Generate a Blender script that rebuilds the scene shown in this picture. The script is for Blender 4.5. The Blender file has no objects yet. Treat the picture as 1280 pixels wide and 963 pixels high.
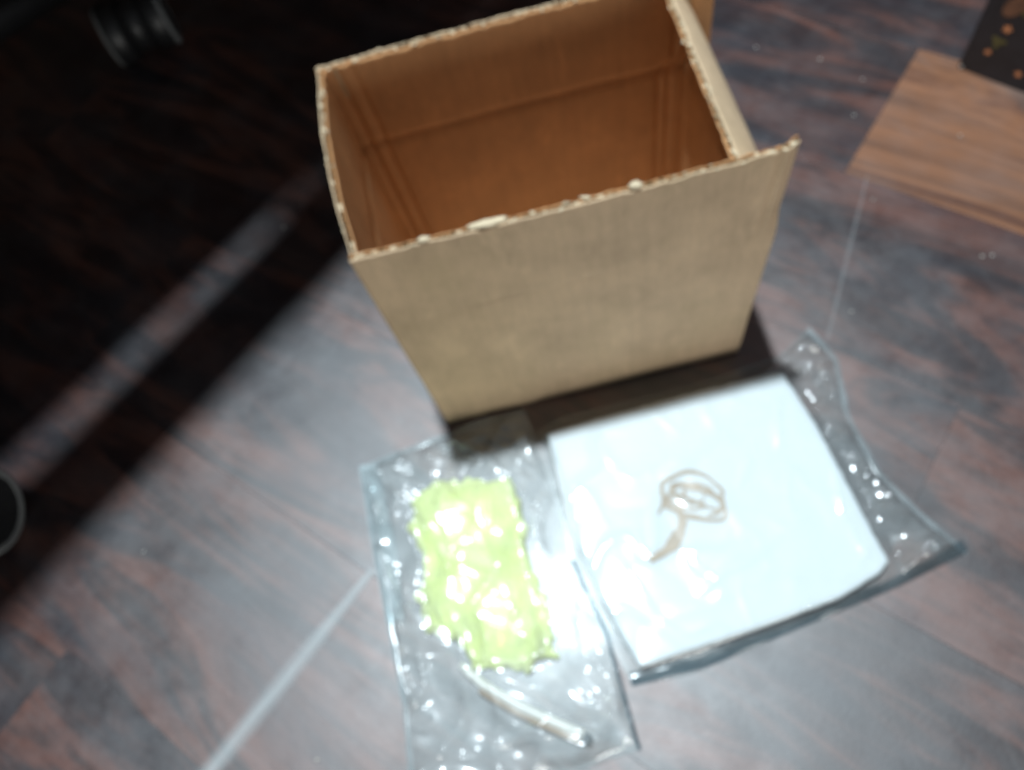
import bpy, bmesh, math, random
from mathutils import Vector, Matrix, noise

# ------------------------------------------------------------------ camera, light, exposure
sc = bpy.context.scene
COL = sc.collection
cd = bpy.data.cameras.new('camera')
cam = bpy.data.objects.new('camera', cd)
COL.objects.link(cam)
sc.camera = cam
cd.sensor_width = 36.0
cd.lens = 962.0 / 1280.0 * 36.0
cd.clip_start = 0.01
cd.clip_end = 50.0
rot = Matrix(((0.97026, 0.23923, 0.03687), (-0.19457, 0.86141, -0.46917), (-0.144, 0.44805, 0.88234)))
cam.matrix_world = Matrix.Translation((0, 0, 0.6)) @ rot.to_4x4()
cd.dof.use_dof = True                      # hand-held phone that never quite focused
cd.dof.focus_distance = 0.20
cd.dof.aperture_fstop = 9.5

w = bpy.data.worlds.new('World')
sc.world = w
w.use_nodes = True
w.node_tree.nodes['Background'].inputs[0].default_value = (0.80, 0.90, 1.0, 1)
w.node_tree.nodes['Background'].inputs[1].default_value = 0.15

LAMP = Vector((-0.13, 0.68, 2.5))
ld = bpy.data.lights.new('ceiling_bulb', 'POINT')
ld.energy = 405
ld.shadow_soft_size = 0.055
ld.color = (0.81, 0.935, 1.0)
lamp = bpy.data.objects.new('ceiling_bulb', ld)
lamp.location = LAMP
COL.objects.link(lamp)

dl = bpy.data.lights.new('front_fill', 'AREA')        # unseen fill lamp added behind the camera to light the box front
dl.shape = 'RECTANGLE'; dl.size = 1.2; dl.size_y = 0.6
dl.energy = 19
dl.color = (0.97, 0.97, 0.92)
fill_lamp = bpy.data.objects.new('front_fill', dl)
fill_lamp.location = (0.45, -2.1, 0.35)
fill_lamp.rotation_euler = (math.radians(90), 0, math.radians(10))
COL.objects.link(fill_lamp)

sc.view_settings.view_transform = 'Standard'
sc.view_settings.look = 'None'
sc.view_settings.exposure = 0.0
sc.view_settings.gamma = 1.0
sc.view_settings.use_curve_mapping = False
sc.render.engine = 'CYCLES'
sc.cycles.transparent_max_bounces = 24
sc.cycles.max_bounces = 10
sc.cycles.diffuse_bounces = 6
sc.cycles.use_denoising = True

random.seed(7)
# ------------------------------------------------------------------ helpers
def obj(name, bm, mat, parent=None, smooth=False):
    me = bpy.data.meshes.new(name)
    if isinstance(bm, bmesh.types.BMesh):
        bm.to_mesh(me); bm.free()
    else:
        me.from_pydata(bm[0], [], bm[1]); me.update()
    if mat: me.materials.append(mat)
    if smooth:
        for p in me.polygons: p.use_smooth = True
    o = bpy.data.objects.new(name, me)
    COL.objects.link(o)
    o.parent = parent
    return o

def tag(o, label=None, cat=None, group=None, kind=None):
    if label: o['label'] = label
    if cat: o['category'] = cat
    if group: o['group'] = group
    if kind: o['kind'] = kind
    return o

def empty(name, loc=(0, 0, 0)):
    o = bpy.data.objects.new(name, None)
    o.location = loc
    o.empty_display_size = 0.05
    COL.objects.link(o)
    return o

def N3(x, y, z=0.0): return noise.noise(Vector((x, y, z)))
def sstep(a, b, x):
    t = max(0.0, min(1.0, (x - a) / (b - a)))
    return t * t * (3 - 2 * t)

def add_box(bm, c, s, rz=0.0, bevel=0.0):
    m = Matrix.Translation(c) @ Matrix.Rotation(rz, 4, 'Z') @ Matrix.Diagonal((s[0], s[1], s[2], 1))
    r = bmesh.ops.create_cube(bm, size=1.0, matrix=m)
    if bevel:
        es = {e for v in r['verts'] for e in v.link_edges}
        bmesh.ops.bevel(bm, geom=list(es), offset=bevel, segments=2, affect='EDGES', profile=0.6)
    return bm

def tube(path, rad, seg=14):
    """closed tube along a list of points; rad is a number or one per point"""
    P = [Vector(p) for p in path]
    n = len(P); R = rad if isinstance(rad, (list, tuple)) else [rad] * n
    vs, fs = [], []
    for i, p in enumerate(P):
        t = (P[min(i + 1, n - 1)] - P[max(i - 1, 0)]).normalized()
        a = t.cross(Vector((0, 0, 1)))
        if a.length < 1e-4: a = Vector((1, 0, 0))
        a.normalize(); b = a.cross(t).normalized()
        for k in range(seg):
            q = 2 * math.pi * k / seg
            vs.append(p + (a * math.cos(q) + b * math.sin(q)) * R[i])
    for i in range(n - 1):
        for k in range(seg):
            k2 = (k + 1) % seg
            fs.append((i * seg + k, i * seg + k2, (i + 1) * seg + k2, (i + 1) * seg + k))
    fs.append(tuple(range(seg - 1, -1, -1)))
    fs.append(tuple((n - 1) * seg + k for k in range(seg)))
    return vs, fs

# ------------------------------------------------------------------ materials
class NT:
    def __init__(s, name):
        s.m = bpy.data.materials.new(name); s.m.use_nodes = True
        s.t = s.m.node_tree; s.n = s.t.nodes; s.l = s.t.links
        s.b = s.n['Principled BSDF']; s.out = s.n['Material Output']
    def add(s, typ, **kw):
        q = s.n.new(typ)
        for k, v in kw.items(): setattr(q, k, v)
        return q
    def link(s, a, b): s.l.new(a, b)
    def noise(s, vec, scale, detail=4, rough=0.55, dist=0.0):
        q = s.add('ShaderNodeTexNoise'); q.inputs['Scale'].default_value = scale
        q.inputs['Detail'].default_value = detail; q.inputs['Roughness'].default_value = rough
        q.inputs['Distortion'].default_value = dist
        if vec is not None: s.link(vec, q.inputs['Vector'])
        return q.outputs['Fac']
    def ramp(s, fac, stops):
        q = s.add('ShaderNodeValToRGB'); e = q.color_ramp.elements
        while len(e) < len(stops): e.new(0.5)
        for i, (p, c) in enumerate(stops):
            e[i].position = p; e[i].color = (c[0], c[1], c[2], 1) if hasattr(c, '__len__') else (c, c, c, 1)
        s.link(fac, q.inputs['Fac'])
        return q.outputs['Color']
    def mix(s, fac, a, b, typ='MIX'):
        q = s.add('ShaderNodeMix', data_type='RGBA', blend_type=typ)
        for sock, v in ((q.inputs[0], fac), (q.inputs[6], a), (q.inputs[7], b)):
            if isinstance(v, (int, float)): sock.default_value = v
            elif isinstance(v, tuple): sock.default_value = (v[0], v[1], v[2], 1)
            else: s.link(v, sock)
        return q.outputs[2]
    def mapping(s, vec, scale=(1, 1, 1), rot=(0, 0, 0)):
        q = s.add('ShaderNodeMapping'); q.inputs['Scale'].default_value = scale; q.inputs['Rotation'].default_value = rot
        s.link(vec, q.inputs['Vector']); return q.outputs['Vector']
    def bump(s, h, strength, dist):
        q = s.add('ShaderNodeBump'); q.inputs['Strength'].default_value = strength; q.inputs['Distance'].default_value = dist
        s.link(h, q.inputs['Height']); s.link(q.outputs['Normal'], s.b.inputs['Normal'])
    def geo(s): return s.add('ShaderNodeNewGeometry').outputs['Position']
    def oc(s): return s.add('ShaderNodeTexCoord').outputs['Object']

def flat(name, col, rough=0.5, metal=0.0, spec=0.5, var=0.12, scale=60):
    t = NT(name)
    f = t.noise(t.oc(), scale, 5)
    c = t.ramp(f, [(0.3, tuple(v * (1 - var) for v in col)), (0.7, tuple(min(1, v * (1 + var)) for v in col))])
    t.link(c, t.b.inputs['Base Color'])
    t.b.inputs['Roughness'].default_value = rough
    t.b.inputs['Metallic'].default_value = metal
    t.b.inputs['Specular IOR Level'].default_value = spec
    t.bump(t.noise(t.oc(), scale * 8, 3), 0.15, 0.0006)
    return t.m

def plank_mat(name, worn=False):
    t = NT(name)
    oi = t.add('ShaderNodeObjectInfo')
    # every plank has its own piece of the pattern: shift by its random number
    mul = t.add('ShaderNodeVectorMath', operation='MULTIPLY_ADD')
    comb = t.add('ShaderNodeCombineXYZ')
    for i in range(3): t.link(oi.outputs['Random'], comb.inputs[i])
    t.link(comb.outputs[0], mul.inputs[0]); mul.inputs[1].default_value = (13.0, 7.0, 5.0)
    t.link(t.oc(), mul.inputs[2])
    v = mul.outputs[0]
    g1 = t.noise(t.mapping(v, (3.0, 15, 1)), 1.0, 6, 0.62, 1.6)        # broad grain bands
    g2 = t.noise(t.mapping(v, (9, 130, 1)), 1.0, 4, 0.6, 0.4)         # fine fibres
    cl = t.noise(t.mapping(v, (5.0, 9.0, 1)), 1.0, 4, 0.6, 0.6)       # cloudy patches
    if worn:
        base = t.ramp(g1, [(0.32, (0.100, 0.048, 0.034)), (0.48, (0.235, 0.108, 0.060)), (0.60, (0.150, 0.075, 0.048)), (0.70, (0.200, 0.098, 0.060))])
        base = t.mix(t.ramp(cl, [(0.50, 0.0), (0.72, 1.0)]), base, (0.115, 0.090, 0.082))
        k = 0.45
    else:
        base = t.ramp(g1, [(0.32, (0.017, 0.013, 0.016)), (0.46, (0.036, 0.021, 0.021)), (0.57, (0.118, 0.049, 0.037)), (0.68, (0.064, 0.034, 0.030)), (0.78, (0.026, 0.020, 0.022))])
        base = t.mix(t.ramp(cl, [(0.42, 0.0), (0.66, 0.75)]), base, (0.024, 0.024, 0.031))
        k = 0.5
    fib = t.ramp(g2, [(0.3, 0.62), (0.7, 1.25)])
    base = t.mix(k, base, fib, 'MULTIPLY')
    # trodden-in dust film with a shape of its own
    p = t.geo()
    dn = t.noise(p, 16, 7, 0.68, 0.4)
    dn2 = t.noise(t.mapping(p, (90, 10, 1), (0, 0, 0.8)), 1.0, 4, 0.6)
    dust = t.ramp(dn, [(0.42, 0.0), (0.75, 0.10)])
    base = t.mix(dust, base, (0.30, 0.32, 0.34))
    base = t.mix(t.ramp(dn2, [(0.62, 0.0), (0.80, 0.06)]), base, (0.42, 0.42, 0.42))
    t.link(base, t.b.inputs['Base Color'])
    t.b.inputs['Roughness'].default_value = 0.6
    t.b.inputs['Specular IOR Level'].default_value = 0.0
    gl = t.add('ShaderNodeBsdfGlossy', distribution='BECKMANN')          # worn lacquer
    t.link(t.ramp(t.noise(p, 22, 6, 0.7), [(0.3, 0.43), (0.7, 0.52)]), gl.inputs['Roughness'])
    lw = t.add('ShaderNodeLayerWeight'); lw.inputs['Blend'].default_value = 0.4
    ms = t.add('ShaderNodeMath', operation='MULTIPLY_ADD'); ms.inputs[1].default_value = 0.10
    ms.inputs[2].default_value = 0.035 if worn else 0.095
    t.link(lw.outputs['Fresnel'], ms.inputs[0])
    mx = t.add('ShaderNodeMixShader')
    t.link(ms.outputs[0], mx.inputs[0]); t.link(t.b.outputs[0], mx.inputs[1]); t.link(gl.outputs[0], mx.inputs[2])
    t.link(mx.outputs[0], t.out.inputs['Surface'])
    h = t.mix(0.5, g2, t.noise(p, 320, 3))
    t.bump(h, 0.25, 0.0006)
    t.link(t.b.inputs['Normal'].links[0].from_socket, gl.inputs['Normal'])
    return t.m

def card_mat(name, col, stain):
    t = NT(name)
    p = t.oc()
    f = t.noise(p, 26, 6, 0.62, 0.3)
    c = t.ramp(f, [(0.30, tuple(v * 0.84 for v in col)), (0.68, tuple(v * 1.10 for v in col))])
    fl = t.noise(t.mapping(p, (150, 150, 5)), 1.0, 3, 0.5)                  # vertical flute lines in the liner
    c = t.mix(0.22, c, t.ramp(fl, [(0.3, 0.72), (0.7, 1.2)]), 'MULTIPLY')
    s = t.noise(p, 9, 5, 0.6, 0.5)
    c = t.mix(t.ramp(s, [(0.50, 0.0), (0.70, 0.5)]), c, stain)
    fb = t.noise(t.mapping(p, (420, 420, 90)), 1.0, 3, 0.6)
    c = t.mix(0.2, c, t.ramp(fb, [(0.3, 0.7), (0.7, 1.2)]), 'MULTIPLY')
    sf = t.noise(t.mapping(p, (60, 60, 24)), 1.0, 6, 0.7, 0.8)                # rubbed patches
    c = t.mix(t.ramp(sf, [(0.56, 0.0), (0.72, 0.5)]), c, tuple(min(0.8, v * 1.4) for v in col))
    t.link(c, t.b.inputs['Base Color'])
    t.b.inputs['Roughness'].default_value = 0.66
    t.b.inputs['Specular IOR Level'].default_value = 0.30
    t.bump(t.mix(0.6, fl, fb), 0.30, 0.0007)
    return t.m

def film_mat(name, haze, tint, rough=0.11, gl=0.085, broad=0.16):
    t = NT(name)
    t.n.remove(t.b)
    tr = t.add('ShaderNodeBsdfTransparent'); tr.inputs[0].default_value = (tint[0], tint[1], tint[2], 1)
    df = t.add('ShaderNodeBsdfDiffuse'); df.inputs[0].default_value = (0.80, 0.86, 0.88, 1)
    g = t.add('ShaderNodeBsdfGlossy'); g.inputs['Roughness'].default_value = rough
    g2 = t.add('ShaderNodeBsdfGlossy'); g2.inputs['Roughness'].default_value = 0.42
    m1 = t.add('ShaderNodeMixShader')
    hz = t.ramp(t.noise(t.oc(), 42, 5, 0.6), [(0.35, haze * 0.5), (0.7, haze * 1.6)])
    t.link(hz, m1.inputs[0]); t.link(tr.outputs[0], m1.inputs[1]); t.link(df.outputs[0], m1.inputs[2])
    mg = t.add('ShaderNodeMixShader'); mg.inputs[0].default_value = broad
    t.link(g.outputs[0], mg.inputs[1]); t.link(g2.outputs[0], mg.inputs[2])
    lw = t.add('ShaderNodeLayerWeight'); lw.inputs['Blend'].default_value = 0.5
    fr = t.add('ShaderNodeMath', operation='POWER'); fr.inputs[1].default_value = 2.6
    t.link(lw.outputs['Facing'], fr.inputs[0])
    fk = t.add('ShaderNodeMath', operation='MULTIPLY'); fk.inputs[1].default_value = 0.85
    t.link(fr.outputs[0], fk.inputs[0]); fr = fk
    ad = t.add('ShaderNodeMath', operation='ADD'); ad.inputs[1].default_value = gl
    t.link(fr.outputs[0], ad.inputs[0])
    m2 = t.add('ShaderNodeMixShader')
    t.link(ad.outputs[0], m2.inputs[0]); t.link(m1.outputs[0], m2.inputs[1]); t.link(mg.outputs[0], m2.inputs[2])
    t.link(m2.outputs[0], t.out.inputs['Surface'])
    return t.m

def glare_scratch_mat(name, half, strength):  # fading pale strip, for the painted glare and the scratch
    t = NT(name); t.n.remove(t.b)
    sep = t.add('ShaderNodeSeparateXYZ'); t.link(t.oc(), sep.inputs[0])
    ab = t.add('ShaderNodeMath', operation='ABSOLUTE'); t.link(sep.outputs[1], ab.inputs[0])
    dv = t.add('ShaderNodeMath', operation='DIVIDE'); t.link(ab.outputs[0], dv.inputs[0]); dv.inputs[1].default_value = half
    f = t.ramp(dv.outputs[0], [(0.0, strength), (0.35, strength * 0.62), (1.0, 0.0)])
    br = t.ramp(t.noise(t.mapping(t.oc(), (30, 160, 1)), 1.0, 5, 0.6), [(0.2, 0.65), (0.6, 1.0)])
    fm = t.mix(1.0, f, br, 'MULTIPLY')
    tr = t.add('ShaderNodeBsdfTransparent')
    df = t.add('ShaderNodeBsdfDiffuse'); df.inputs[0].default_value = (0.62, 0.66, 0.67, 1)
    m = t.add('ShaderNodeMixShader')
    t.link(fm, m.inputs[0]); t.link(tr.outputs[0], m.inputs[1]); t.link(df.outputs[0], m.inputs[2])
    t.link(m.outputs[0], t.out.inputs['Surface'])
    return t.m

M = dict(
    plank=plank_mat('dark_wood'), worn=plank_mat('worn_wood', True),
    sub=flat('dark_underfloor', (0.012, 0.010, 0.010), 0.8),
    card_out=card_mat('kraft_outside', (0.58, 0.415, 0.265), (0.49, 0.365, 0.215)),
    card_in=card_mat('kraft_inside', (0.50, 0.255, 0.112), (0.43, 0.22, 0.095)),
    fluting=card_mat('kraft_fluting', (0.46, 0.345, 0.21), (0.40, 0.30, 0.18)),
    fibre=flat('torn_fibre', (0.60, 0.49, 0.34), 0.9, spec=0.1, var=0.2),
    pad=flat('white_foam', (0.70, 0.735, 0.755), 0.8, spec=0.2, var=0.02, scale=30),
    green=flat('neon_filling', (0.78, 0.87, 0.36), 0.75, spec=0.12, var=0.16, scale=26),
    cream=flat('cream_plastic', (0.86, 0.84, 0.77), 0.3, var=0.05),
    greycap=flat('grey_plastic', (0.10, 0.12, 0.13), 0.4),
    gold=flat('beige_print', (0.44, 0.34, 0.25), 0.6, var=0.12, scale=140),
    black=flat('black_plastic', (0.012, 0.012, 0.013), 0.45),
    grey=flat('grey_rubber', (0.17, 0.175, 0.175), 0.6),
    carton=flat('black_carton', (0.014, 0.013, 0.016), 0.5, var=0.3),
    orange=flat('orange_print', (0.62, 0.24, 0.10), 0.6, var=0.3, scale=200),
    brown=flat('brown_print', (0.13, 0.055, 0.028), 0.6, var=0.35, scale=120),
    olive=flat('olive_print', (0.085, 0.070, 0.020), 0.6, var=0.35, scale=120),
    pale=flat('pale_print', (0.75, 0.72, 0.68), 0.6),
    desk=flat('desk_laminate', (0.10, 0.06, 0.04), 0.5),
    crumb=flat('pale_crumb', (0.45, 0.42, 0.38), 0.9),
    film=film_mat('clear_film', 0.05, (0.95, 0.97, 0.97)),
    fold=film_mat('shade_tint_film', 0.04, (0.42, 0.50, 0.54), 0.12, 0.04), seal=film_mat('sealed_film', 0.12, (0.88, 0.92, 0.93), 0.2, 0.05),  # fold film: shadow along the bag edges is put into its dark tint
    film_soft=film_mat('creased_film', 0.13, (0.95, 0.97, 0.97), 0.17, 0.10, 0.30),
    film2=film_mat('clear_film_low', 0.03, (0.96, 0.98, 0.98), 0.25, 0.03),
    seam=film_mat('bluish_film', 0.17, (0.78, 0.88, 0.90), 0.25, 0.02),
    glare=glare_scratch_mat('painted_glare', 0.010, 0.5), scratch=glare_scratch_mat('scratched_finish', 0.0022, 0.13),
)

# ------------------------------------------------------------------ floor of dark planks
bm = bmesh.new(); add_box(bm, (0, 0.5, -0.016), (5, 5, 0.02))
floor = tag(obj('floor', bm, M['sub']), kind='structure')
GD = Vector((math.sqrt(.5), -math.sqrt(.5), 0)); GW = Vector((math.sqrt(.5), math.sqrt(.5), 0))
PW = 0.182
meshes = {}
def plank(d0, d1, row, mat):
    L = round(d1 - d0, 2)
    key = (L, mat.name)
    if key not in meshes:
        b = bmesh.new(); add_box(b, (0, 0, -0.003), (L - 0.0002, PW - 0.0002, 0.006), 0, 0.00012)
        me = bpy.data.meshes.new('plank'); b.to_mesh(me); b.free(); me.materials.append(mat); meshes[key] = me
    o = bpy.data.objects.new('plank', meshes[key]); COL.objects.link(o); o.parent = floor
    wc = 0.554 + PW * (row + 0.5)
    c = GD * ((d0 + d1) / 2) + GW * wc
    o.location = (c.x, c.y, random.uniform(-0.00006, 0.0))
    o.rotation_euler = (0, 0, -math.pi / 4)
    return o
rr = random.Random(3)
for row in range(-9, 7):
    d = -1.7 + rr.uniform(-0.5, 0)
    if row == 0:
        for a, b2 in ((-1.90, -1.10), (-1.10, -0.09)): plank(a, b2, 0, M['plank'])
        plank(-0.09, 0.71, 0, M['worn']); plank(0.71, 1.71, 0, M['plank'])
        continue
    while d < 1.6:
        L = rr.choice((0.6, 0.8, 1.0, 1.2))
        plank(d, d + L, row, M['plank']); d += L

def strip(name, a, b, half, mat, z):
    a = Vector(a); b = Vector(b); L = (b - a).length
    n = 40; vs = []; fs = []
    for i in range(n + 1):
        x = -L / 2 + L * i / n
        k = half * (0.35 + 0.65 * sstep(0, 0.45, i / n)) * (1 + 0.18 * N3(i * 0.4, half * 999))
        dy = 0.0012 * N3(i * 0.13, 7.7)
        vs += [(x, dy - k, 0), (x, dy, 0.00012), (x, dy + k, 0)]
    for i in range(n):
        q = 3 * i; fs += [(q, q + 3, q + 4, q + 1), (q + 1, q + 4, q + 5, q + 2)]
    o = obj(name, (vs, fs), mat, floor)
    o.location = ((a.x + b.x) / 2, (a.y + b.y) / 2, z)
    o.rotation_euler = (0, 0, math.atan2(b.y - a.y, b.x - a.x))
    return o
strip('glare_streak', (-0.168, 0.185), (-0.372, 0.007), 0.010, M['glare'], 0.0009)['label'] = 'long pale streak of glare painted on the floor'  # reflected light drawn as a pale strip lying on the planks
strip('scratch_mark', (0.345, 0.445), (0.246, 0.289), 0.0022, M['scratch'], 0.0007)

# ------------------------------------------------------------------ cardboard box
TH = 0.0044
ZF = 0.165                                  # fold line of the standing flaps
ZT = 0.243
box = tag(empty('cardboard_box', (0.04, 0.385, 0.0)), 'open brown cardboard box with its flaps standing up and rough torn rim', 'box')
bo = Vector(box.location)

def jag(s, seed, amp):
    return amp * (0.9 * N3(s * 55, seed) + 0.6 * N3(s * 170, seed + 9) + 0.35 * N3(s * 430, seed + 21))

def panel(name, fn, nrm, z0, z1, length, seed, rim=False, fold=0.0003, lines=(), out=M['card_out'], inn=M['card_in']):
    """fn(u, z) gives the middle of the board; outer and inner liner are slabs on both sides, the fluting runs between"""
    nrm = Vector(nrm)
    def dip(z):                               # pressed fold line and bottom edge
        return fold * math.exp(-((z - ZF) / 0.0030) ** 2)
    def slab(o0, o1, sd, nu, nv, am, drop):
        vs, fs = [], []
        for side in (o1, o0):
            for j in range(nv + 1):
                for i in range(nu + 1):
                    u = i / nu; zz = z0 + (z1 - z0) * j / nv
                    if rim:
                        zz += (jag(u * length, sd, am) - drop) * sstep(0.6, 1.0, j / nv)
                    gr = sum(0.0024 * math.exp(-((u - q) * length / 0.0021) ** 2) for q in lines) if side < 0 else (-0.0026 * math.exp(-((u - 0.958) * length / 0.0020) ** 2) * sstep(ZF, ZF + 0.02, zz) if nrm.y < -0.5 and rim else 0.0)
                    p = fn(u, zz) + nrm * (side + dip(zz) + gr) + nrm * 0.0006 * N3(u * 5 + seed, zz * 20)
                    vs.append(p - bo)
        S = (nu + 1) * (nv + 1)
        def I(s, i, j): return s * S + j * (nu + 1) + i
        for j in range(nv):
            for i in range(nu):
                fs.append((I(0, i, j), I(0, i + 1, j), I(0, i + 1, j + 1), I(0, i, j + 1)))
                fs.append((I(1, i, j), I(1, i, j + 1), I(1, i + 1, j + 1), I(1, i + 1, j)))
        for i in range(nu):                     # the board runs on through the fold, so no cap there
            if rim: fs.append((I(0, i, nv), I(0, i + 1, nv), I(1, i + 1, nv), I(1, i, nv)))
            else: fs.append((I(0, i, 0), I(1, i, 0), I(1, i + 1, 0), I(0, i + 1, 0)))
        for j in range(nv):
            fs.append((I(0, 0, j), I(0, 0, j + 1), I(1, 0, j + 1), I(1, 0, j)))
            fs.append((I(0, nu, j), I(1, nu, j), I(1, nu, j + 1), I(0, nu, j + 1)))
        return vs, fs
    nu = int(length / 0.0016) if rim else int(length / 0.0016)
    nv = 24 if rim else 34
    o = obj(name, slab(TH / 2 - 0.0007, TH / 2, seed, nu, nv, 0.0016, 0.0004), out, box, True)
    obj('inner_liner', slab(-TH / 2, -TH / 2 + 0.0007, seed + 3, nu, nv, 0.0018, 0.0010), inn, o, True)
    if rim:
        # wavy middle paper, seen in the torn rim
        per = 0.0072; n = int(length / per * 10); vs = []; fs = []
        nv2 = 8
        for j in range(nv2 + 1):
            for i in range(n + 1):
                u = i / n
                zz = z1 - 0.03 * (1 - j / nv2)
                if j == nv2: zz += jag(u * length, seed + 1.5, 0.0019) - 0.0006
                off = (TH / 2 - 0.0009) * math.sin(2 * math.pi * u * length / per + 0.5 * N3(u * 9, seed))
                vs.append(fn(u, zz) + nrm * off - bo)
        for j in range(nv2):
            for i in range(n):
                a = j * (n + 1) + i; fs.append((a, a + 1, a + n + 2, a + n + 1))
        obj('fluting', (vs, fs), M['fluting'], o, True)
        # loose torn fibres standing on the rim
        b = bmesh.new(); r = random.Random(seed)
        k = int(length / 0.0060)
        for i in range(k):
            u = r.uniform(0.004, 0.996)
            off = r.uniform(-TH / 2, TH / 2)
            p = fn(u, z1 - 0.0009 + jag(u * length, seed, 0.0015)) + nrm * off - bo
            big = r.random() < 0.06
            sx = r.uniform(0.0009, 0.0024) * (2.0 if big else 1)
            m = Matrix.Translation(p) @ Matrix.Rotation(r.uniform(-0.6, 0.6), 4, 'X') @ Matrix.Rotation(math.atan2((fn(.6, z1) - fn(.4, z1)).y, (fn(.6, z1) - fn(.4, z1)).x) + r.uniform(-.5, .5), 4, 'Z') @ Matrix.Diagonal((sx, r.uniform(0.0006, 0.0012), r.uniform(0.0006, 0.0014), 1))
            bmesh.ops.create_icosphere(b, subdivisions=1, radius=1.0, matrix=m)
        for v in b.verts: v.co += Vector((r.uniform(-1, 1), r.uniform(-1, 1), r.uniform(-1, 1))) * 0.0003
        obj('torn_fibre', b, M['fibre'], o)['kind'] = 'stuff'
    return o

H = TH / 2
def lerp(a, b, t): return a + (b - a) * t
def f_front(u, z):
    k = z / ZT
    xl = lerp(-0.0875, -0.0935, k); xr = lerp(0.1705, 0.1818, k)
    x = lerp(xl, xr, u)
    return Vector((x, 0.2975 + H - 0.0016 * math.sin(math.pi * u) * k + 0.0045 * sstep(0.965, 1.0, u) * sstep(ZF, ZF + .02, z), z))
def f_back(u, z):
    k = z / ZT
    x = lerp(lerp(-0.0880, -0.1010, k), 0.1730 + 0.013 * sstep(ZF - 0.004, ZF + 0.012, z), u)
    return Vector((x, 0.4725 - H + 0.003 * math.sin(math.pi * u) * k, z))
def f_left(u, z):
    k = z / ZT
    yb = lerp(0.4725 - TH, 0.2975 + TH, u)
    x = lerp(lerp(-0.0880, -0.1000, k), lerp(-0.0875, -0.0925, k), u) - 0.0045 * math.sin(math.pi * u) * k
    return Vector((x + H, yb, z))
def f_right(u, z):
    yb = lerp(0.2975 + TH, 0.4725 - TH, u)
    k = z / ZF
    if z <= ZF: x = 0.1700 + 0.0006 * k
    else:
        q = (z - ZF) / (ZT - ZF)
        x = 0.1706 + 0.010 * math.sin(math.pi * q) - lerp(0.0275, 0.0215, u) * q ** 1.7
    return Vector((x - H, yb, z))
for nm, fn, nr, ln, sd, fo, li in (('front', f_front, (0, -1, 0), 0.268, 1, -0.0004, ()), ('back', f_back, (0, 1, 0), 0.282, 12, 0.0022, (0.045, 0.085, 0.905, 0.935)), ('left', f_left, (-1, 0, 0), 0.166, 23, 0.0008, (0.05, 0.10)), ('right', f_right, (1, 0, 0), 0.166, 34, 0.001, (0.93,))):
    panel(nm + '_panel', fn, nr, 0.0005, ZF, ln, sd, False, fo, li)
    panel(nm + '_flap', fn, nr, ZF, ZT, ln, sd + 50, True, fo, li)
b = bmesh.new(); add_box(b, Vector((0.041, 0.385, 0.0035)) - bo, (0.252, 0.164, 0.005))
obj('bottom_panel', b, M['card_out'], box)
# white scraps of torn paper caught on the front rim
fr = [c for c in box.children if c.name.startswith('front_flap')][0]
for (x, sx, sy, szz) in ((-0.007, 0.013, 0.0026, 0.0021), (0.082, 0.0042, 0.0026, 0.0026), (-0.047, 0.004, 0.002, 0.002)):
    b = bmesh.new()
    bmesh.ops.create_icosphere(b, subdivisions=3, radius=1.0)
    for v in b.verts:
        v.co *= 1 + 0.35 * noise.noise(v.co * 2.1 + Vector((x * 99, 0, 0)))
        v.co = Vector((v.co.x * sx, v.co.y * sy, v.co.z * szz))
    bmesh.ops.translate(b, verts=b.verts, vec=Vector((x, 0.2985, ZT + 0.0006)) - bo)
    obj('torn_scrap', b, M['fibre'], fr, True)

# ------------------------------------------------------------------ sheet helpers for bags
def resample(pts, n):
    P = [Vector((p[0], p[1])) for p in pts]
    L = [0]
    for i in range(1, len(P)): L.append(L[-1] + (P[i] - P[i - 1]).length)
    out = []
    for k in range(n + 1):
        s = L[-1] * k / n
        for i in range(1, len(P)):
            if s <= L[i] + 1e-9:
                t = (s - L[i - 1]) / max(1e-9, L[i] - L[i - 1]); out.append(P[i - 1].lerp(P[i], t)); break
        else: out.append(P[-1])
    # soften corners
    for _ in range(max(1, n // 40)):
        out = [out[0]] + [(out[i - 1] + 2 * out[i] + out[i + 1]) / 4 for i in range(1, n)] + [out[-1]]
    return out
def coons(top, right, bottom, left, nu, nv):
    """top: left->right, bottom: left->right, left: top->bottom, right: top->bottom"""
    T = resample(top, nu); B = resample(bottom, nu); Lf = resample(left, nv); R = resample(right, nv)
    g = []
    for j in range(nv + 1):
        v = j / nv; row = []
        for i in range(nu + 1):
            u = i / nu
            p = T[i] * (1 - v) + B[i] * v + Lf[j] * (1 - u) + R[j] * u
            p = p - (T[0] * (1 - u) * (1 - v) + T[-1] * u * (1 - v) + B[0] * (1 - u) * v + B[-1] * u * v)
            row.append(p)
        g.append(row)
    return g
def sheet(grid, hf, o):
    nv = len(grid) - 1; nu = len(grid[0]) - 1
    vs = []
    for j in range(nv + 1):
        for i in range(nu + 1):
            p = grid[j][i]; vs.append((p.x - o.x, p.y - o.y, hf(p.x, p.y, i / nu, j / nv)))
    fs = [(j * (nu + 1) + i, (j + 1) * (nu + 1) + i, (j + 1) * (nu + 1) + i + 1, j * (nu + 1) + i + 1) for j in range(nv) for i in range(nu)]
    return vs, fs
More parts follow.
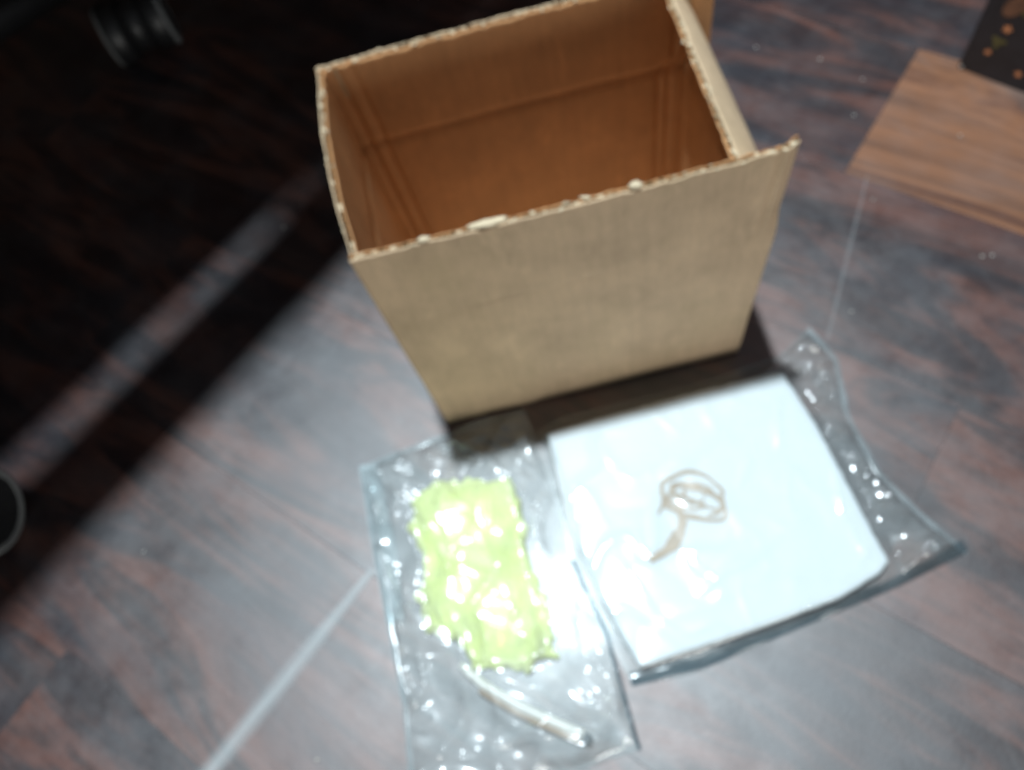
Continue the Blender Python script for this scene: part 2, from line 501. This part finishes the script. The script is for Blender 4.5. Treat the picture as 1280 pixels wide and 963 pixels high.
def sdf(poly, x, y):
    """distance to a polygon, positive inside"""
    d = 1e9; ins = False; n = len(poly)
    for i in range(n):
        ax, ay = poly[i]; bx, by = poly[i - 1]
        ex, ey = bx - ax, by - ay; wx, wy = x - ax, y - ay
        t = max(0, min(1, (wx * ex + wy * ey) / (ex * ex + ey * ey)))
        dx, dy = wx - ex * t, wy - ey * t
        d = min(d, dx * dx + dy * dy)
        if (ay > y) != (by > y) and x < (bx - ax) * (y - ay) / (by - ay) + ax: ins = not ins
    d = math.sqrt(d)
    return d if ins else -d
def ridge(x, y, z, sharp=2.0):
    return (1 - abs(N3(x, y, z) * 1.6)) ** sharp if abs(N3(x, y, z) * 1.6) < 1 else 0.0
def crease(x, y, f, ang, st, seed):
    c, s = math.cos(ang), math.sin(ang)
    X = (x * c + y * s) * f / st; Y = (-x * s + y * c) * f
    wob = 0.5 * N3(x * 30, y * 30, seed)
    return max(0.0, 1 - abs(N3(X, Y + wob, seed) * 2.4))

def make_folds(seed, n, spots, lmin, lmax):
    r = random.Random(seed); out = []
    for k in range(n):
        x, y, a, sp = r.choice(spots)
        x += r.uniform(-sp, sp); y += r.uniform(-sp, sp); a += r.uniform(-0.55, 0.55); L = r.uniform(lmin, lmax)
        out.append((x, y, math.cos(a), math.sin(a), L, r.uniform(0.0022, 0.0050), r.uniform(0.0018, 0.0040), r.uniform(-25, 25)))
    return out
def folds_height(F, x, y):
    h = 0.0
    for (cx, cy, c, s2, L, hh, ww, cur) in F:
        dx, dy = x - cx, y - cy
        t = dx * c + dy * s2
        if abs(t) > L / 2: continue
        q = -dx * s2 + dy * c + cur * t * t * 0.2
        if abs(q) > 3.5 * ww: continue
        h = max(h, hh * math.exp(-(q / ww) ** 2) * (1 - (2 * t / L) ** 2))
    return h

# ------------------------------------------------------------------ white pad in its clear bag
PADH = 0.0095
PADZ = 0.0012
pad_poly = [(-0.0052, 0.2610), (0.0481, 0.2640), (0.131, 0.2660), (0.1965, 0.2660), (0.2050, 0.2140), (0.2145, 0.0990), (0.206, 0.0925), (0.1721, 0.0818), (0.1108, 0.0745), (0.0202, 0.0665), (0.002, 0.1229), (-0.0052, 0.1788)]
def pad_height(d):
    return PADZ + PADH * (1 - (1 - sstep(0, 0.006, d)) ** 2 * 0.6)
def make_pad():
    top = [(-0.0052, 0.2610), (0.0481, 0.2640), (0.131, 0.2660), (0.1965, 0.2660)]
    right = [(0.1965, 0.2660), (0.2050, 0.2140), (0.2145, 0.0990)]
    bottom = [(0.0202, 0.0665), (0.1108, 0.0745), (0.1721, 0.0818), (0.206, 0.0925), (0.2145, 0.0990)]
    left = [(-0.0052, 0.2610), (-0.0052, 0.1788), (0.002, 0.1229), (0.0202, 0.0665)]
    nu, nv = 120, 110
    g = coons(top, right, bottom, left, nu, nv)
    o = Vector((0.1, 0.165, 0))
    vs, fs = [], []
    def e(p, i, j):
        # slightly uneven cut edge
        q = Vector(p)
        if i in (0, nu): q.x += 0.0008 * N3(p.y * 120, 3.0 + i)
        if j in (0, nv): q.y += 0.0008 * N3(p.x * 120, 5.0 + j)
        return q
    for layer in (0, 1):
        for j in range(nv + 1):
            for i in range(nu + 1):
                p = e(g[j][i], i, j)
                ed = min(i, nu - i, j, nv - j)
                z = PADZ + (PADH * (0.80 if ed == 0 else 0.93 if ed == 1 else 1.0) + 0.0009 * N3(p.x * 22, p.y * 22, 2) + 0.0004 * N3(p.x * 70, p.y * 70, 4) if layer == 0 else 0.0)
                vs.append((p.x - o.x, p.y - o.y, z))
    S = (nu + 1) * (nv + 1)
    for j in range(nv):
        for i in range(nu):
            a = j * (nu + 1) + i
            fs.append((a, a + nu + 1, a + nu + 2, a + 1))
            fs.append((S + a, S + a + 1, S + a + nu + 2, S + a + nu + 1))
    ring = [i for i in range(nu + 1)] + [j * (nu + 1) + nu for j in range(1, nv + 1)] + [nv * (nu + 1) + i for i in range(nu - 1, -1, -1)] + [j * (nu + 1) for j in range(nv - 1, 0, -1)]
    for k in range(len(ring)):
        a, b2 = ring[k], ring[(k + 1) % len(ring)]
        fs.append((a, b2, S + b2, S + a))
    ob = obj('white_pad', (vs, fs), M['pad'], None, True)
    ob.location = o
    tag(ob, 'thick white square pad inside the wide clear plastic bag', 'pad')
    return ob
pad = make_pad()

# beige curly mark printed on the pad
def ribbon(path, width, z, o, seed):
    P = resample(path, 60); vs, fs = [], []
    for i, p in enumerate(P):
        t = (P[min(i + 1, 60)] - P[max(i - 1, 0)]).normalized(); n = Vector((-t.y, t.x))
        k = 1.35 * width * (0.55 + 0.45 * math.sin(math.pi * min(1, max(0, i / 60)))) * (1 + 0.45 * N3(i * 0.12, seed))
        a = p + n * k; b2 = p - n * k
        for q in (a, b2):
            hz = PADZ + PADH + 0.0009 * N3(q.x * 22, q.y * 22, 2) + 0.0004 * N3(q.x * 70, q.y * 70, 4)
            vs.append((q.x - o.x, q.y - o.y, hz + z))
    for i in range(60): fs.append((2 * i, 2 * i + 2, 2 * i + 3, 2 * i + 1))
    return vs, fs
po = Vector(pad.location)
def oval(cx, cy, a, b2, ang, q0, q1):
    out = []
    for k in range(25):
        q = math.radians(q0 + (q1 - q0) * k / 24)
        wb = 1 + 0.30 * N3(math.cos(q) * 1.3 + cx * 300, math.sin(q) * 1.3 + b2 * 900)
        X, Y = a * wb * math.cos(q), b2 * wb * math.sin(q)
        out.append((cx - 0.004 + X * math.cos(ang) - Y * math.sin(ang), cy + X * math.sin(ang) + Y * math.cos(ang)))
    return out
for path, wd, sd in (
    (oval(0.0985, 0.1835, 0.0225, 0.0155, -0.35, -20, 300), 0.0013, 1),
    (oval(0.0985, 0.1745, 0.0225, 0.0135, -0.45, 60, 395), 0.0015, 2),
    (oval(0.0950, 0.1830, 0.0130, 0.0085, -0.45, 0, 350), 0.0009, 3),
    ([(0.0640, 0.1720), (0.0720, 0.1800), (0.0800, 0.1815)], 0.0011, 4),
    (oval(0.1040, 0.1735, 0.0150, 0.0100, -0.7, -60, 200), 0.0016, 6), ([(0.0790, 0.1870), (0.0890, 0.1790), (0.1010, 0.1690), (0.1120, 0.1625)], 0.0011, 7), ([(0.0840, 0.1660), (0.0760, 0.1560), (0.0640, 0.1475)], 0.0022, 8),
    ([(0.0815, 0.1760), (0.0800, 0.1600), (0.0730, 0.1490), (0.0620, 0.1430), (0.0480, 0.1385)], 0.0030, 5)):
    obj('printed_curl', ribbon(path, wd, 0.0006 + sd * 0.00006, po, sd), M['gold'], pad)

FW = make_folds(5, 26, [(0.225, 0.235, -1.2, 0.02), (0.232, 0.185, -1.1, 0.016), (0.24, 0.13, -0.9, 0.018), (0.225, 0.275, -0.7, 0.012), (0.255, 0.11, 0.3, 0.012), (0.20, 0.272, 0.1, 0.01)], 0.02, 0.06)
FW += make_folds(8, 5, [(0.15, 0.20, 1.2, 0.05), (0.08, 0.12, 0.6, 0.05)], 0.03, 0.07)
def film_white(x, y, u, v):
    d = sdf(pad_poly, x, y)
    base = (PADZ + PADH) * sstep(-0.011, 0.001, d)
    edge = min(u, 1 - u, v, 1 - v)
    e = sstep(0, 0.05, edge)
    if d > 0:
        wv = 0.0011 + 0.0016 * crease(x, y, 15, 0.9, 2.5, 1) ** 3 * sstep(0, .03, d + .012) + 0.0006 * crease(x, y, 28, 2.3, 2.0, 5) ** 3 + 0.0009 * abs(N3(x * 22, y * 22, 2)) + 0.0007
    else:
        lo = sstep(0, 0.02, -d)
        wv = 0.0014 + lo * e * (0.0085 * crease(x, y, 15, -1.15, 4.5, 11) ** 1.6 + 0.0050 * crease(x, y, 30, 0.4, 2.6, 12) ** 1.6 + 0.0020 * crease(x, y, 66, -0.6, 2.5, 13) ** 1.6) + 0.0006 * crease(x, y, 50, 1.0, 1.5, 14)
    wv += e * folds_height(FW, x, y) * (0.35 if d > 0 else 1.0)
    return base * (0.25 + 0.75 * e) + wv * (0.35 + 0.65 * e)
wtop = [(-0.0126, 0.2692), (0.0093, 0.2765), (0.1344, 0.2770), (0.2032, 0.2845), (0.2362, 0.3037)]
wright = [(0.2362, 0.3037), (0.2471, 0.268), (0.2361, 0.2176), (0.2396, 0.1671), (0.2546, 0.1302), (0.274, 0.0942)]
wbot = [(0.0115, 0.0565), (0.0587, 0.0563), (0.1396, 0.0694), (0.215, 0.0812), (0.274, 0.0942)]
wleft = [(-0.0126, 0.2692), (-0.0094, 0.1557), (0.0014, 0.0976), (0.0115, 0.0565)]
gW = coons(wtop, wright, wbot, wleft, 230, 200)
bagw = tag(empty('plastic_bag', (0.12, 0.17, 0)), 'wide clear plastic bag wrapped round the white pad, loose at the right', 'bag')
bw = Vector(bagw.location)
obj('front_film', sheet(gW, film_white, bw), M['film'], bagw, True)
obj('back_film', sheet(coons(wtop, wright, wbot, wleft, 40, 40), lambda x, y, u, v: 0.0006 + 0.0003 * N3(x * 40, y * 40), bw), M['film2'], bagw, True)

# ------------------------------------------------------------------ yellow-green filling in the narrow bag
gp = [(-0.1292, 0.2329), (-0.1069, 0.2451), (-0.0669, 0.2385), (-0.0407, 0.2339), (-0.0376, 0.1996), (-0.0412, 0.1608), (-0.0335, 0.1156), (-0.0369, 0.0872), (-0.0651, 0.0821), (-0.0994, 0.0924), (-0.108, 0.1146), (-0.1312, 0.1258), (-0.1331, 0.157), (-0.1233, 0.1803), (-0.1325, 0.2093)]
GH = 0.0095
def gdome(d): return GH * sstep(-0.004, 0.028, d)
def crumple(x, y):
    return 0.0045 * crease(x, y, 24, 1.8, 3.6, 31) + 0.0028 * crease(x, y, 52, 1.4, 3.4, 32) + 0.0013 * crease(x, y, 120, 2.1, 2.6, 33)
def make_filling():
    o = Vector((-0.083, 0.16, 0)); st = 0.0012
    x0, x1, y0, y1 = -0.142, -0.027, 0.074, 0.253
    nx = int((x1 - x0) / st); ny = int((y1 - y0) / st)
    idx = {}; vs = []; fs = []; D = {}
    for j in range(ny + 1):
        for i in range(nx + 1):
            x = x0 + i * st; y = y0 + j * st
            d = sdf(gp, x, y) + 0.0055 * N3(x * 75, y * 60, 3) + 0.0032 * N3(x * 160, y * 120, 5) + 0.0008 * N3(x * 420, y * 300, 6)
            D[i, j] = (d, x, y)
    inside = {k for k, q in D.items() if q[0] > 0}
    for s in (0, 1):
        for k in inside:
            d, x, y = D[k]
            e = sstep(0, 0.006, d)
            z = 0.0022 + (gdome(d) + crumple(x, y) * (0.35 + 0.65 * e) if s == 0 else 0)
            idx[k, s] = len(vs); vs.append((x - o.x, y - o.y, z))
    for (i, j) in inside:
        q = [(i, j), (i + 1, j), (i + 1, j + 1), (i, j + 1)]
        if all(k in inside for k in q):
            fs.append([idx[k, 0] for k in q]); fs.append([idx[k, 1] for k in reversed(q)])
    from collections import Counter
    ec = {}
    for f in fs:
        if f[0] in f and vs[f[0]][2] > 0.0022 + 1e-9:
            for a, b2 in zip(f, f[1:] + f[:1]): ec[(a, b2)] = ec.get((a, b2), 0) + 1
    inv = {v: k for k, v in idx.items()}
    for (a, b2) in list(ec):
        if (b2, a) not in ec and inv[a][1] == 0 and inv[b2][1] == 0:
            fs.append([b2, a, idx[inv[a][0], 1], idx[inv[b2][0], 1]])
    ob = obj('crumpled_sheet', (vs, [tuple(f) for f in fs]), M['green'], None, True)
    ob.location = o
    tag(ob, 'bright yellow-green crumpled filling inside the narrow clear bag', 'filling')
make_filling()

# bent cream tube with a grey end
tp = [(-0.1085, 0.0950, 0.0110), (-0.104, 0.0885, 0.0090), (-0.096, 0.0790, 0.0078), (-0.0861, 0.0702, 0.0072), (-0.071, 0.0578, 0.0070), (-0.0555, 0.0468, 0.0069), (-0.041, 0.0370, 0.0069), (-0.0305, 0.0305, 0.0069)]
tb = tag(empty('bent_tube', (-0.066, 0.06, 0.0)), 'thin bent cream tube with a dark grey tip in the narrow bag', 'tube')
to = Vector(tb.location)
def off(path, dx, dy, dz): return [Vector(p) + Vector((dx, dy, dz)) - to for p in path]
obj('tube_body', tube(off(tp, 0.0011, 0.0017, 0), [0.0022, 0.003] + [0.0034] * 6), M['cream'], tb, True)
obj('tube_body', tube(off(tp[2:], -0.0016, -0.0026, -0.0018), [0.0018] + [0.0021] * 5), M['gold'], tb, True)
obj('tube_tip', tube(off([(-0.0305, 0.0305, 0.0069), (-0.0285, 0.0291, 0.0069), (-0.0262, 0.0276, 0.0069)], 0, 0, 0), [0.0038, 0.0040, 0.0036]), M['greycap'], tb, True)

FG = make_folds(14, 40, [(-0.145, 0.235, 1.6, 0.014), (-0.147, 0.15, 1.5, 0.014), (-0.03, 0.20, 1.7, 0.016), (-0.02, 0.12, 1.9, 0.016), (-0.125, 0.06, 1.2, 0.03), (-0.05, 0.03, 0.3, 0.03), (-0.09, 0.262, 0.5, 0.02), (-0.14, 0.262, 2.3, 0.015), (-0.045, 0.262, 0.9, 0.015), (-0.02, 0.07, 2.2, 0.02), (-0.09, 0.02, 0.1, 0.02)], 0.02, 0.07)
FG += make_folds(19, 8, [(-0.085, 0.18, 1.8, 0.03), (-0.08, 0.12, 1.2, 0.03)], 0.03, 0.06)
def film_green(x, y, u, v):
    d = sdf(gp, x, y)
    edge = min(u, 1 - u, v, 1 - v); e = sstep(0, 0.06, edge)
    dome = (gdome(d) + 0.0085 * sstep(-0.026, 0.010, d)) if d > -0.03 else 0.0
    dome = max(dome, 0.0105 * sstep(-0.026, 0.002, d))
    # tube under the film
    tt = 1e9
    for i in range(len(tp) - 1):
        ax, ay = tp[i][:2]; bx, by = tp[i + 1][:2]
        ex, ey = bx - ax, by - ay; t = max(0, min(1, ((x - ax) * ex + (y - ay) * ey) / (ex * ex + ey * ey)))
        tt = min(tt, math.hypot(x - ax - ex * t, y - ay - ey * t))
    if y < 0.027: tt = min(tt, math.hypot(x + 0.023, y - 0.0255))
    hump = 0.0126 * sstep(0.028, 0.003, tt)
    wv = 0.0012 + e * (0.0060 * crease(x, y, 16, 1.85, 5.0, 21) ** 1.6 + 0.0055 * crease(x, y, 30, 1.1, 3.2, 22) ** 1.6 + 0.0028 * crease(x, y, 60, 2.5, 3.0, 23) ** 1.6)
    wv = wv * (1 - 0.6 * sstep(-0.01, 0.01, d)) + e * folds_height(FG, x, y) * (0.6 if d > 0 else 1.0)
    return max(dome * (0.2 + 0.8 * e), hump * (0.4 + 0.6 * e)) + wv
gtop = [(-0.1691, 0.276), (-0.1300, 0.2825), (-0.0883, 0.2880), (-0.0582, 0.2935), (-0.0196, 0.2915)]
gright = [(-0.0196, 0.2915), (-0.016, 0.2663), (-0.0101, 0.2241), (-0.0076, 0.1553), (0.0043, 0.0969), (0.007, 0.0159)]
gbot = [(-0.1600, 0.004), (-0.0856, 0.006), (-0.0222, 0.0132), (0.007, 0.0159)]
gleft = [(-0.1691, 0.276), (-0.1659, 0.2276), (-0.1624, 0.1531), (-0.1566, 0.0745), (-0.1600, 0.004)]
gG = coons(gtop, gright, gbot, gleft, 170, 270)
bagg = tag(empty('plastic_bag', (-0.08, 0.15, 0)), 'narrow wrinkled clear plastic bag around the yellow-green filling', 'bag')
bg = Vector(bagg.location)
obj('front_film', sheet(gG, film_green, bg), M['film_soft'], bagg, True)
obj('back_film', sheet(coons(gtop, gright, gbot, gleft, 40, 60), lambda x, y, u, v: 0.0013 + 0.0003 * N3(x * 40, y * 40, 4), bg), M['film2'], bagg, True)
# bluish doubled seam along the left side and the folded right edge with its shadow line tinted in
sg = coons([(-0.1680, 0.2745), (-0.1520, 0.2720)], [(-0.1520, 0.2720), (-0.1455, 0.1950), (-0.1470, 0.1400)], [(-0.1600, 0.1400), (-0.1470, 0.1400)], [(-0.1680, 0.2745), (-0.1650, 0.2000), (-0.1600, 0.1400)], 14, 120)
obj('side_seam', sheet(sg, lambda x, y, u, v: 0.0090 - 0.004 * abs(u - .3) + 0.0008 * N3(x * 60, y * 60, 8), bg), M['seam'], bagg, True)

def edge_strip(name, path, wid, z, mat, parent, o, inward):
    P = resample(path, 90); vs, fs = [], []
    for i, p in enumerate(P):
        t = (P[min(i + 1, 90)] - P[max(i - 1, 0)]).normalized(); n = Vector((-t.y, t.x)) * inward
        k = wid * (1 + 0.5 * N3(i * 0.09, wid * 3333))
        for (f, h) in ((0.0, 0.0), (0.35, 0.8), (0.7, 1.0), (1.0, 0.55)):
            q = p + n * k * f
            vs.append((q.x - o.x, q.y - o.y, 0.0016 + z * h * (0.7 + 0.6 * N3(i * 0.07, 4.4))))
    for i in range(90):
        for c in range(3): fs.append((4 * i + c, 4 * i + c + 1, 4 * i + c + 5, 4 * i + c + 4))
    return obj(name, (vs, fs), mat, parent, True)
edge_strip('edge_fold_shade', wbot[:], 0.0085, 0.0055, M['fold'], bagw, bw, 1)  # dark tint draws the shadow under the film at this folded edge
edge_strip('edge_fold_shade', gright[3:], 0.0030, 0.0050, M['fold'], bagg, bg, -1)
edge_strip('sealed_edge', wright, 0.0045, 0.0009, M['seal'], bagw, bw, -1)
edge_strip('sealed_edge', gtop, 0.0045, 0.0009, M['seal'], bagg, bg, -1)
edge_strip('sealed_edge', gleft[2:], 0.0040, 0.0009, M['seal'], bagg, bg, 1)

# ------------------------------------------------------------------ black printed carton at the right
E1 = Vector((0.62, -0.785, 0)).normalized(); E2 = Vector((E1.y * -1, E1.x, 0))
car = tag(empty('black_carton', (0.4785, 0.5466, 0)), 'black carton printed with orange flowers at the far right corner', 'carton')
car.rotation_euler = (0, 0, math.atan2(E1.y, E1.x))
b = bmesh.new(); add_box(b, (0.15, 0.08, 0.09), (0.30, 0.16, 0.18), 0, 0.0015)
obj('carton_body', b, M['carton'], car)
def flower(x, z, r, mat, name, seed, petals=5, sq=1.0):
    vs = [(x, -0.0004, z)]; n = 40; fs = []
    for k in range(n):
        q = 2 * math.pi * k / n
        rr2 = r * (0.72 + 0.28 * math.cos(petals * q + seed)) * (1 + 0.15 * N3(k * 0.4, seed))
        vs.append((x + rr2 * math.cos(q), -0.0004, z + sq * rr2 * math.sin(q)))
    for k in range(n): fs.append((0, 1 + k, 1 + (k + 1) % n))
    obj(name, (vs, fs), mat, car)
CARTON_PRINT = [(0.0265, 0.056, 0.0044, 'orange', 'printed_flower'), (0.0195, 0.028, 0.0034, 'orange', 'printed_flower'), (0.053, 0.017, 0.0036, 'orange', 'printed_flower'),
                (0.024, 0.041, 0.0075, 'olive', 'printed_leaf'), (0.03, 0.085, 0.021, 'brown', 'printed_leaf'), (0.05, 0.08, 0.018, 'olive', 'printed_leaf'), (0.003, 0.0035, 0.0018, 'pale', 'printed_corner')]
for i, (x, z, r, m, nm) in enumerate(CARTON_PRINT):
    flower(x, z, r, M[m], nm, i * 1.7, 5 if m == 'orange' else 3)

# ------------------------------------------------------------------ swivel chair, only two casters reach into the frame
chair = tag(empty('office_chair', (-0.80, 0.66, 0)), 'black swivel chair with grey rimmed casters at the dark left side', 'chair')
ho = Vector(chair.location)
def wheel_mesh(r, wd):
    prof = [(0.0, wd * 0.30), (r * 0.35, wd * 0.34), (r * 0.62, wd * 0.42), (r * 0.80, wd * 0.50), (r * 0.93, wd * 0.50), (r, wd * 0.36), (r, -wd * 0.36), (r * 0.93, -wd * 0.5), (0.0, -wd * 0.5)]
    return prof
def lathe(prof, c, axis, seg=40):
    ax = Vector(axis).normalized(); a = Vector((0, 0, 1)); b2 = ax.cross(a)
    vs, fs = [], []
    for (r, h) in prof:
        for k in range(seg):
            q = 2 * math.pi * k / seg
            vs.append(Vector(c) + ax * h + (a * math.cos(q) + b2 * math.sin(q)) * max(r, 1e-5))
    for i in range(len(prof) - 1):
        for k in range(seg):
            k2 = (k + 1) % seg
            fs.append((i * seg + k, i * seg + k2, (i + 1) * seg + k2, (i + 1) * seg + k))
    return vs, fs
def caster(center, axis, gap, r):
    c = Vector(center) - ho; ax = Vector(axis).normalized(); wd = 0.024
    fwd = Vector((0, 0, 1)).cross(ax)
    root = None
    hood = lathe([(0.0, gap / 2 - 0.013), (r * 0.86, gap / 2 - 0.013), (r * 0.86, -gap / 2 + 0.013), (0.0, -gap / 2 + 0.013)], (c.x, c.y, r + 0.002), ax)
    root = obj('caster', hood, M['black'], chair, True)
    for s in (-1, 1):
        cc = (c.x + ax.x * s * gap / 2, c.y + ax.y * s * gap / 2, r)
        obj('wheel', lathe(wheel_mesh(r, wd), cc, ax * s), M['black'], root, True)
        obj('wheel_rim', lathe([(r * 0.80, wd * 0.505), (r * 0.86, wd * 0.56), (r * 0.95, wd * 0.53), (r * 1.004, wd * 0.36)], cc, ax * s), M['grey'], root, True)
    return root
cpts = []
for k in range(5):
    a = math.radians(-54.5 + 72 * k + 5)
    cpts.append(Vector((ho.x + 0.43 * math.cos(a), ho.y + 0.43 * math.sin(a), 0)))
caster((-0.372, 0.905, 0), (0.97, 0.22, 0), 0.052, 0.036)
caster((-0.513, 0.305, 0), (0.99, -0.12, 0), 0.046, 0.039)
for k in (2, 3, 4): caster((cpts[k].x, cpts[k].y, 0), (math.cos(k), math.sin(k), 0), 0.05, 0.036)
cpts[0] = Vector((-0.530, 0.315, 0)); cpts[1] = Vector((-0.405, 0.945, 0))
for k in range(5):
    p = cpts[k] - ho
    obj('base_leg', tube([(p.x * 0.05, p.y * 0.05, 0.125), (p.x * 0.5, p.y * 0.5, 0.112), (p.x, p.y, 0.092)], [0.028, 0.024, 0.017]), M['black'], chair, True)
    obj('caster_stem', tube([(p.x, p.y, 0.06), (p.x, p.y, 0.10)], 0.007), M['black'], chair, True)
obj('gas_column', tube([(0, 0, 0.09), (0, 0, 0.42)], 0.026), M['black'], chair, True)
b = bmesh.new(); add_box(b, (0, 0, 0.46), (0.46, 0.46, 0.08), 0.6, 0.03)
obj('seat', b, M['black'], chair, True)

# ------------------------------------------------------------------ desk overhead whose top shades the left of the floor
U = Vector((0.755, 0.656, 0)).normalized(); V = Vector((-U.y, U.x, 0))
DZ = 0.75
K = DZ / LAMP.z
def up(sx, sy):                              # spot on the desk top that shades this spot of the floor
    s = Vector((sx, sy, 0)); p = s + (Vector((LAMP.x, LAMP.y, 0)) - s) * K
    return p
fe = up(-0.30, 0.372)                        # front edge
desk = tag(empty('desk', (fe.x, fe.y, 0)), 'dark desk standing over the left side, only its shadow in view', 'desk')
desk.rotation_euler = (0, 0, math.atan2(U.y, U.x))
def board(name, u0, u1, v0, v1):
    b = bmesh.new(); add_box(b, ((u0 + u1) / 2, (v0 + v1) / 2, DZ), (u1 - u0, v1 - v0, 0.018), 0, 0.002)
    obj(name, b, M['desk'], desk)
s0 = 0.072; s1 = 0.112                        # open slot, shaped to let the light stripe through
board('front_board', -0.60, 0.90, 0.0, s0)
board('cross_board', 0.135, 0.90, s0 + 0.0005, 0.0795)
def rear():
    vs = []
    for z in (DZ - 0.009, DZ + 0.009):
        vs += [(-0.60, 0.106, z), (0.20, 0.080, z), (0.90, 0.080, z), (0.90, 0.80, z), (-0.60, 0.80, z)]
    fs = [(4, 3, 2, 1, 0), (5, 6, 7, 8, 9)] + [(i, (i + 1) % 5, 5 + (i + 1) % 5, 5 + i) for i in range(5)]
    obj('rear_board', (vs, fs), M['desk'], desk)
rear()
for (c, sz, nm) in (((0.15, 0.79, 0.37), (1.46, 0.016, 0.738), 'back_panel'), ((-0.59, 0.40, 0.37), (0.018, 0.76, 0.738), 'side_panel'), ((0.89, 0.40, 0.37), (0.018, 0.76, 0.738), 'side_panel')):  # unseen panels added to keep ambient light out of the shaded floor
    b = bmesh.new(); add_box(b, c, sz, 0, 0.002)
    obj(nm, b, M['desk'], desk)

# ------------------------------------------------------------------ crumbs on the floor
rc = random.Random(11)
spots = [(0.3893, 0.5626, 'tiny pale crumb just left of the worn brown plank, nearer its upper corner'), (0.3629, 0.5199, 'tiny pale crumb left of the middle of the worn brown plank edge'),
         (0.3617, 0.6037, 'tiny pale crumb at the top of the floor, midway between box and black carton'), (0.4424, 0.4639, 'tiny pale crumb lying on the worn brown plank'),
         (0.308, 0.6437, 'tiny pale crumb by the top edge, closest to the far corner of the box'), (-0.2209, 0.5636, 'tiny crumb in the dark beside the upper end of the light stripe'),
         (0.2747, 0.3091, 'tiny pale crumb on the floor right of the thin scratch, above the wide bag'), (0.407, 0.3294, 'right one of two crumbs side by side below the worn brown plank'),
         (0.399, 0.331, 'left one of two crumbs side by side below the worn brown plank'), (-0.2247, 0.0557, 'tiny crumb near the bottom edge, between the pale glare streak and the narrow bag'),
         (-0.3642, 0.2474, 'tiny crumb on the lit floor at the left, near the shadow edge'), (0.339, 0.417, 'tiny pale crumb at the upper end of the thin scratch')]
for (x, y, lab) in spots:
    b = bmesh.new(); bmesh.ops.create_icosphere(b, subdivisions=2, radius=1)
    s = rc.uniform(0.0007, 0.0012)
    for v in b.verts:
        v.co *= 1 + 0.4 * noise.noise(v.co * 1.7 + Vector((x * 50, y * 50, 0)))
        v.co = Vector((v.co.x * s * 1.3, v.co.y * s, v.co.z * s * 0.6 + s * 0.5))
    o = obj('crumb', b, M['crumb'], None, True); o.location = (x, y, 0.0002)
    tag(o, lab, 'crumb', 'crumbs on the floor')
